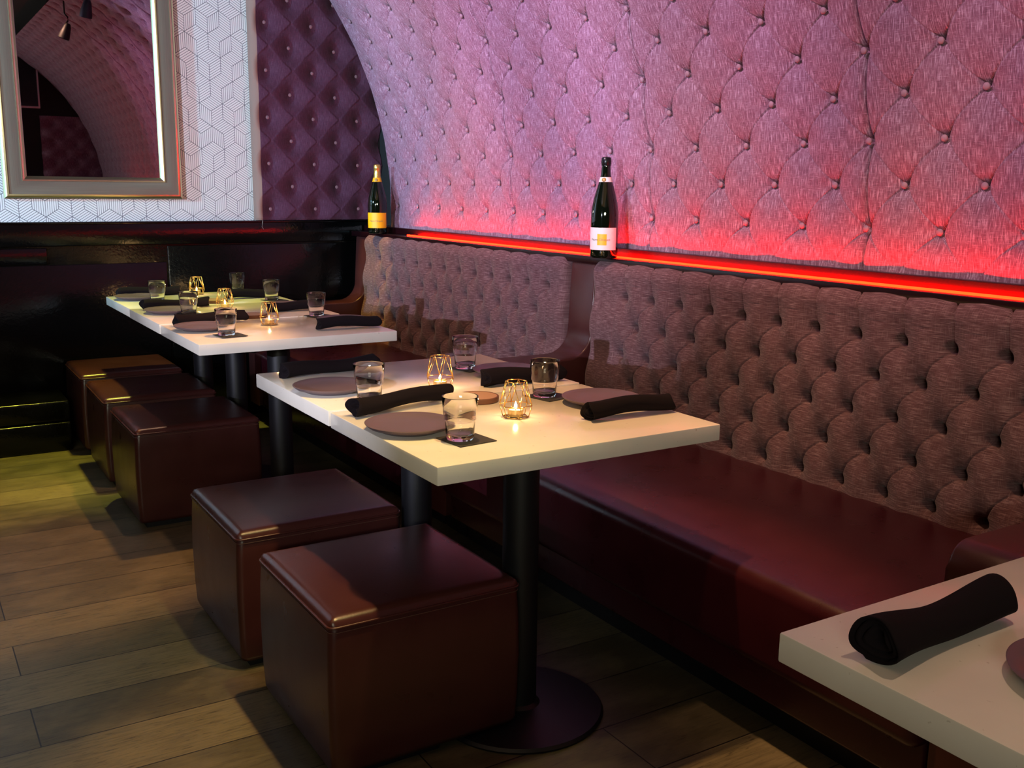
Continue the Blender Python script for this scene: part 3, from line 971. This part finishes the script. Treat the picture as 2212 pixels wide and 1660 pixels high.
put_napkin(.028, .490, .318, .553, 'dark rolled napkin behind the left plate of the table top nearest the camera', seed=3)
put_napkin(.042, 1.035, .345, 1.075, 'dark rolled napkin along the rear edge of the front pair of tables', seed=4)
put_napkin(.505, .186, .748, .176, 'dark rolled napkin in front of the bench-side plate of the nearest table top', r=.024, flare=.10, seed=5)
put_napkin(.490, .655, .735, .640, 'dark rolled napkin before the bench-side plate on the rear half of the front pair', r=.026, flare=.15, seed=6)
put_napkin(.045, 2.300, .330, 2.325, 'dark rolled napkin behind the aisle-side plate of the near far-row table', seed=7)
put_napkin(.040, 2.860, .330, 2.890, 'dark rolled napkin behind the aisle-side plate of the middle far-row table', seed=8)
put_napkin(.050, 3.450, .345, 3.462, 'dark rolled napkin by the wainscot, on the aisle side of the last table', seed=9)
put_napkin(.500, 1.950, .745, 1.930, 'dark blue-black rolled napkin at the bench end of the near far-row table', r=.024, flare=.06, seed=10)
put_napkin(.500, 2.560, .742, 2.545, 'dark rolled napkin on the bench side of the middle far-row table', seed=11)
put_napkin(.500, 3.150, .742, 3.140, 'dark rolled napkin on the bench side of the yellow-lit last table', seed=12)
put_napkin(.052, -1.006, .308, -.994, 'large-looking dark rolled napkin on the cut-off table at the lower right', r=.027, flare=.17, seed=13)

glasses = [(.146, .172, .1, 'closest to the camera on the front tables', 0),
           (.128, .622, .35, 'by the aisle on the rear front table', e2),
           (.568, .470, .2, 'between the two bench-side plates of the front tables', 0),
           (.578, .922, .3, 'at the rear bench-side corner of the front tables', e2),
           (.146, 1.955, .1, 'at the near left corner of the far row of tables', 0),
           (.178, 2.620, .2, 'on the aisle side of the middle far-row table', 0),
           (.170, 3.160, .15, 'on the aisle side of the yellow-lit last table', 0),
           (.645, 2.345, .3, 'on the bench side of the near far-row table', 0),
           (.668, 3.000, .2, 'on the bench side, between the middle and last far-row tables', 0),
           (.640, 3.455, .1, 'farthest away, against the black wainscot', 0)]
for x, y, rz, where, dz in glasses:
    put_glass(x, y, 'clear tumbler '+where)
    put_coaster(x+.012, y-.006, rz, 'black coaster under the tumbler '+where)
    if dz:
        for o in list(C.objects)[-2:]: o.location.z += dz


# ------------------------------------------------------------------ bottles
def make_bottle(loc, rz, lab, pink):
    t = thing('champagne_bottle', lab, 'bottle', loc, rz, None)
    R, Hh = .053, .378
    prof = [(0, .006), (.030, .004), (.047, 0), (.0515, .003), (R, .012), (R, .150), (.0522, .172), (.0495, .195), (.0445, .220), (.0375, .247), (.0300, .272), (.0225, .296),
            (.0185, .315), (.0170, .340), (.0165, .352), (.0165, Hh-.012), (0, Hh-.010)]
    lathe_obj('glass_body', prof, M['bottle'], t, 48, None, 60)
    foil = M['black_foil'] if pink else M['gold_foil']
    z0 = .345 if pink else .300
    fp = [(.0178, z0)] if pink else [(.0222, z0), (.0192, .316), (.0180, .338)]
    fp += [(.0176, .350), (.0188, .352), (.0192, .362), (.0182, .374), (.0150, Hh), (0, Hh+.001)]
    lathe_obj('foil_cap', fp, foil, t, 32, None, 50)
    lab_m = M['pink_label'] if pink else M['orange_label']

    def wrap(name, z0, z1, r0, r1, a0, a1, mat, off=.0006, parent=t):
        nn = 30; a = np.linspace(a0, a1, nn); zz = np.linspace(z0, z1, 6)
        A, Z = np.meshgrid(a, zz); rr = r0+(r1-r0)*(Z-z0)/(z1-z0)+off
        P = np.stack([rr*np.cos(A), rr*np.sin(A), Z], -1)
        return grid_mesh(name, P, np.stack([A*.05, Z], -1), mat, parent)
    main = wrap('front_label', .032, .116, R, R, -1.28, 1.28, lab_m)
    if pink: wrap('yellow_patch', .050, .092, R, R, -.20, .48, M['orange_label'], .0010, main)
    wrap('neck_label', .286 if pink else .284, .304 if pink else .306, .0262, .0208, -PI, PI, M['pink_label'] if pink else M['orange_label'], .0008)
    bm = bmesh.new(); bmesh.ops.create_cone(bm, cap_ends=True, segments=24, radius1=.0085, radius2=.0080, depth=.002)
    o = from_bm('neck_seal', bm, M['seal'], t); o.rotation_euler = (0, PI/2-.25, 0); o.location = (.0245, 0, .294)
    # lettering on the front label
    cu = bpy.data.curves.new('lettering', 'FONT'); cu.body = 'Veuve Clicquot'; cu.size = .0125; cu.align_x = 'CENTER'; cu.align_y = 'CENTER'; cu.extrude = .0001
    tmp = bpy.data.objects.new('tmp', cu); C.objects.link(tmp)
    dg = bpy.context.evaluated_depsgraph_get(); me = bpy.data.meshes.new_from_object(tmp.evaluated_get(dg))
    bpy.data.objects.remove(tmp); me.name = 'lettering'
    for v in me.vertices:
        a = v.co.x/R; v.co = Vector(((R+.0013+v.co.z)*math.cos(a), (R+.0013+v.co.z)*math.sin(a), .071+v.co.y))
    me.materials.clear(); me.materials.append(M['ink']); link('lettering', me, M['ink'], main)
    return t


make_bottle((1.450, 1.392, LZ+.0012), PI+.62, 'dark bottle with a pale pink label standing on the ledge between the benches', True)
make_bottle((1.452, 3.488, LZ+.0012), PI+.95, 'dark bottle with gold foil and an orange-yellow label in the far corner', False)
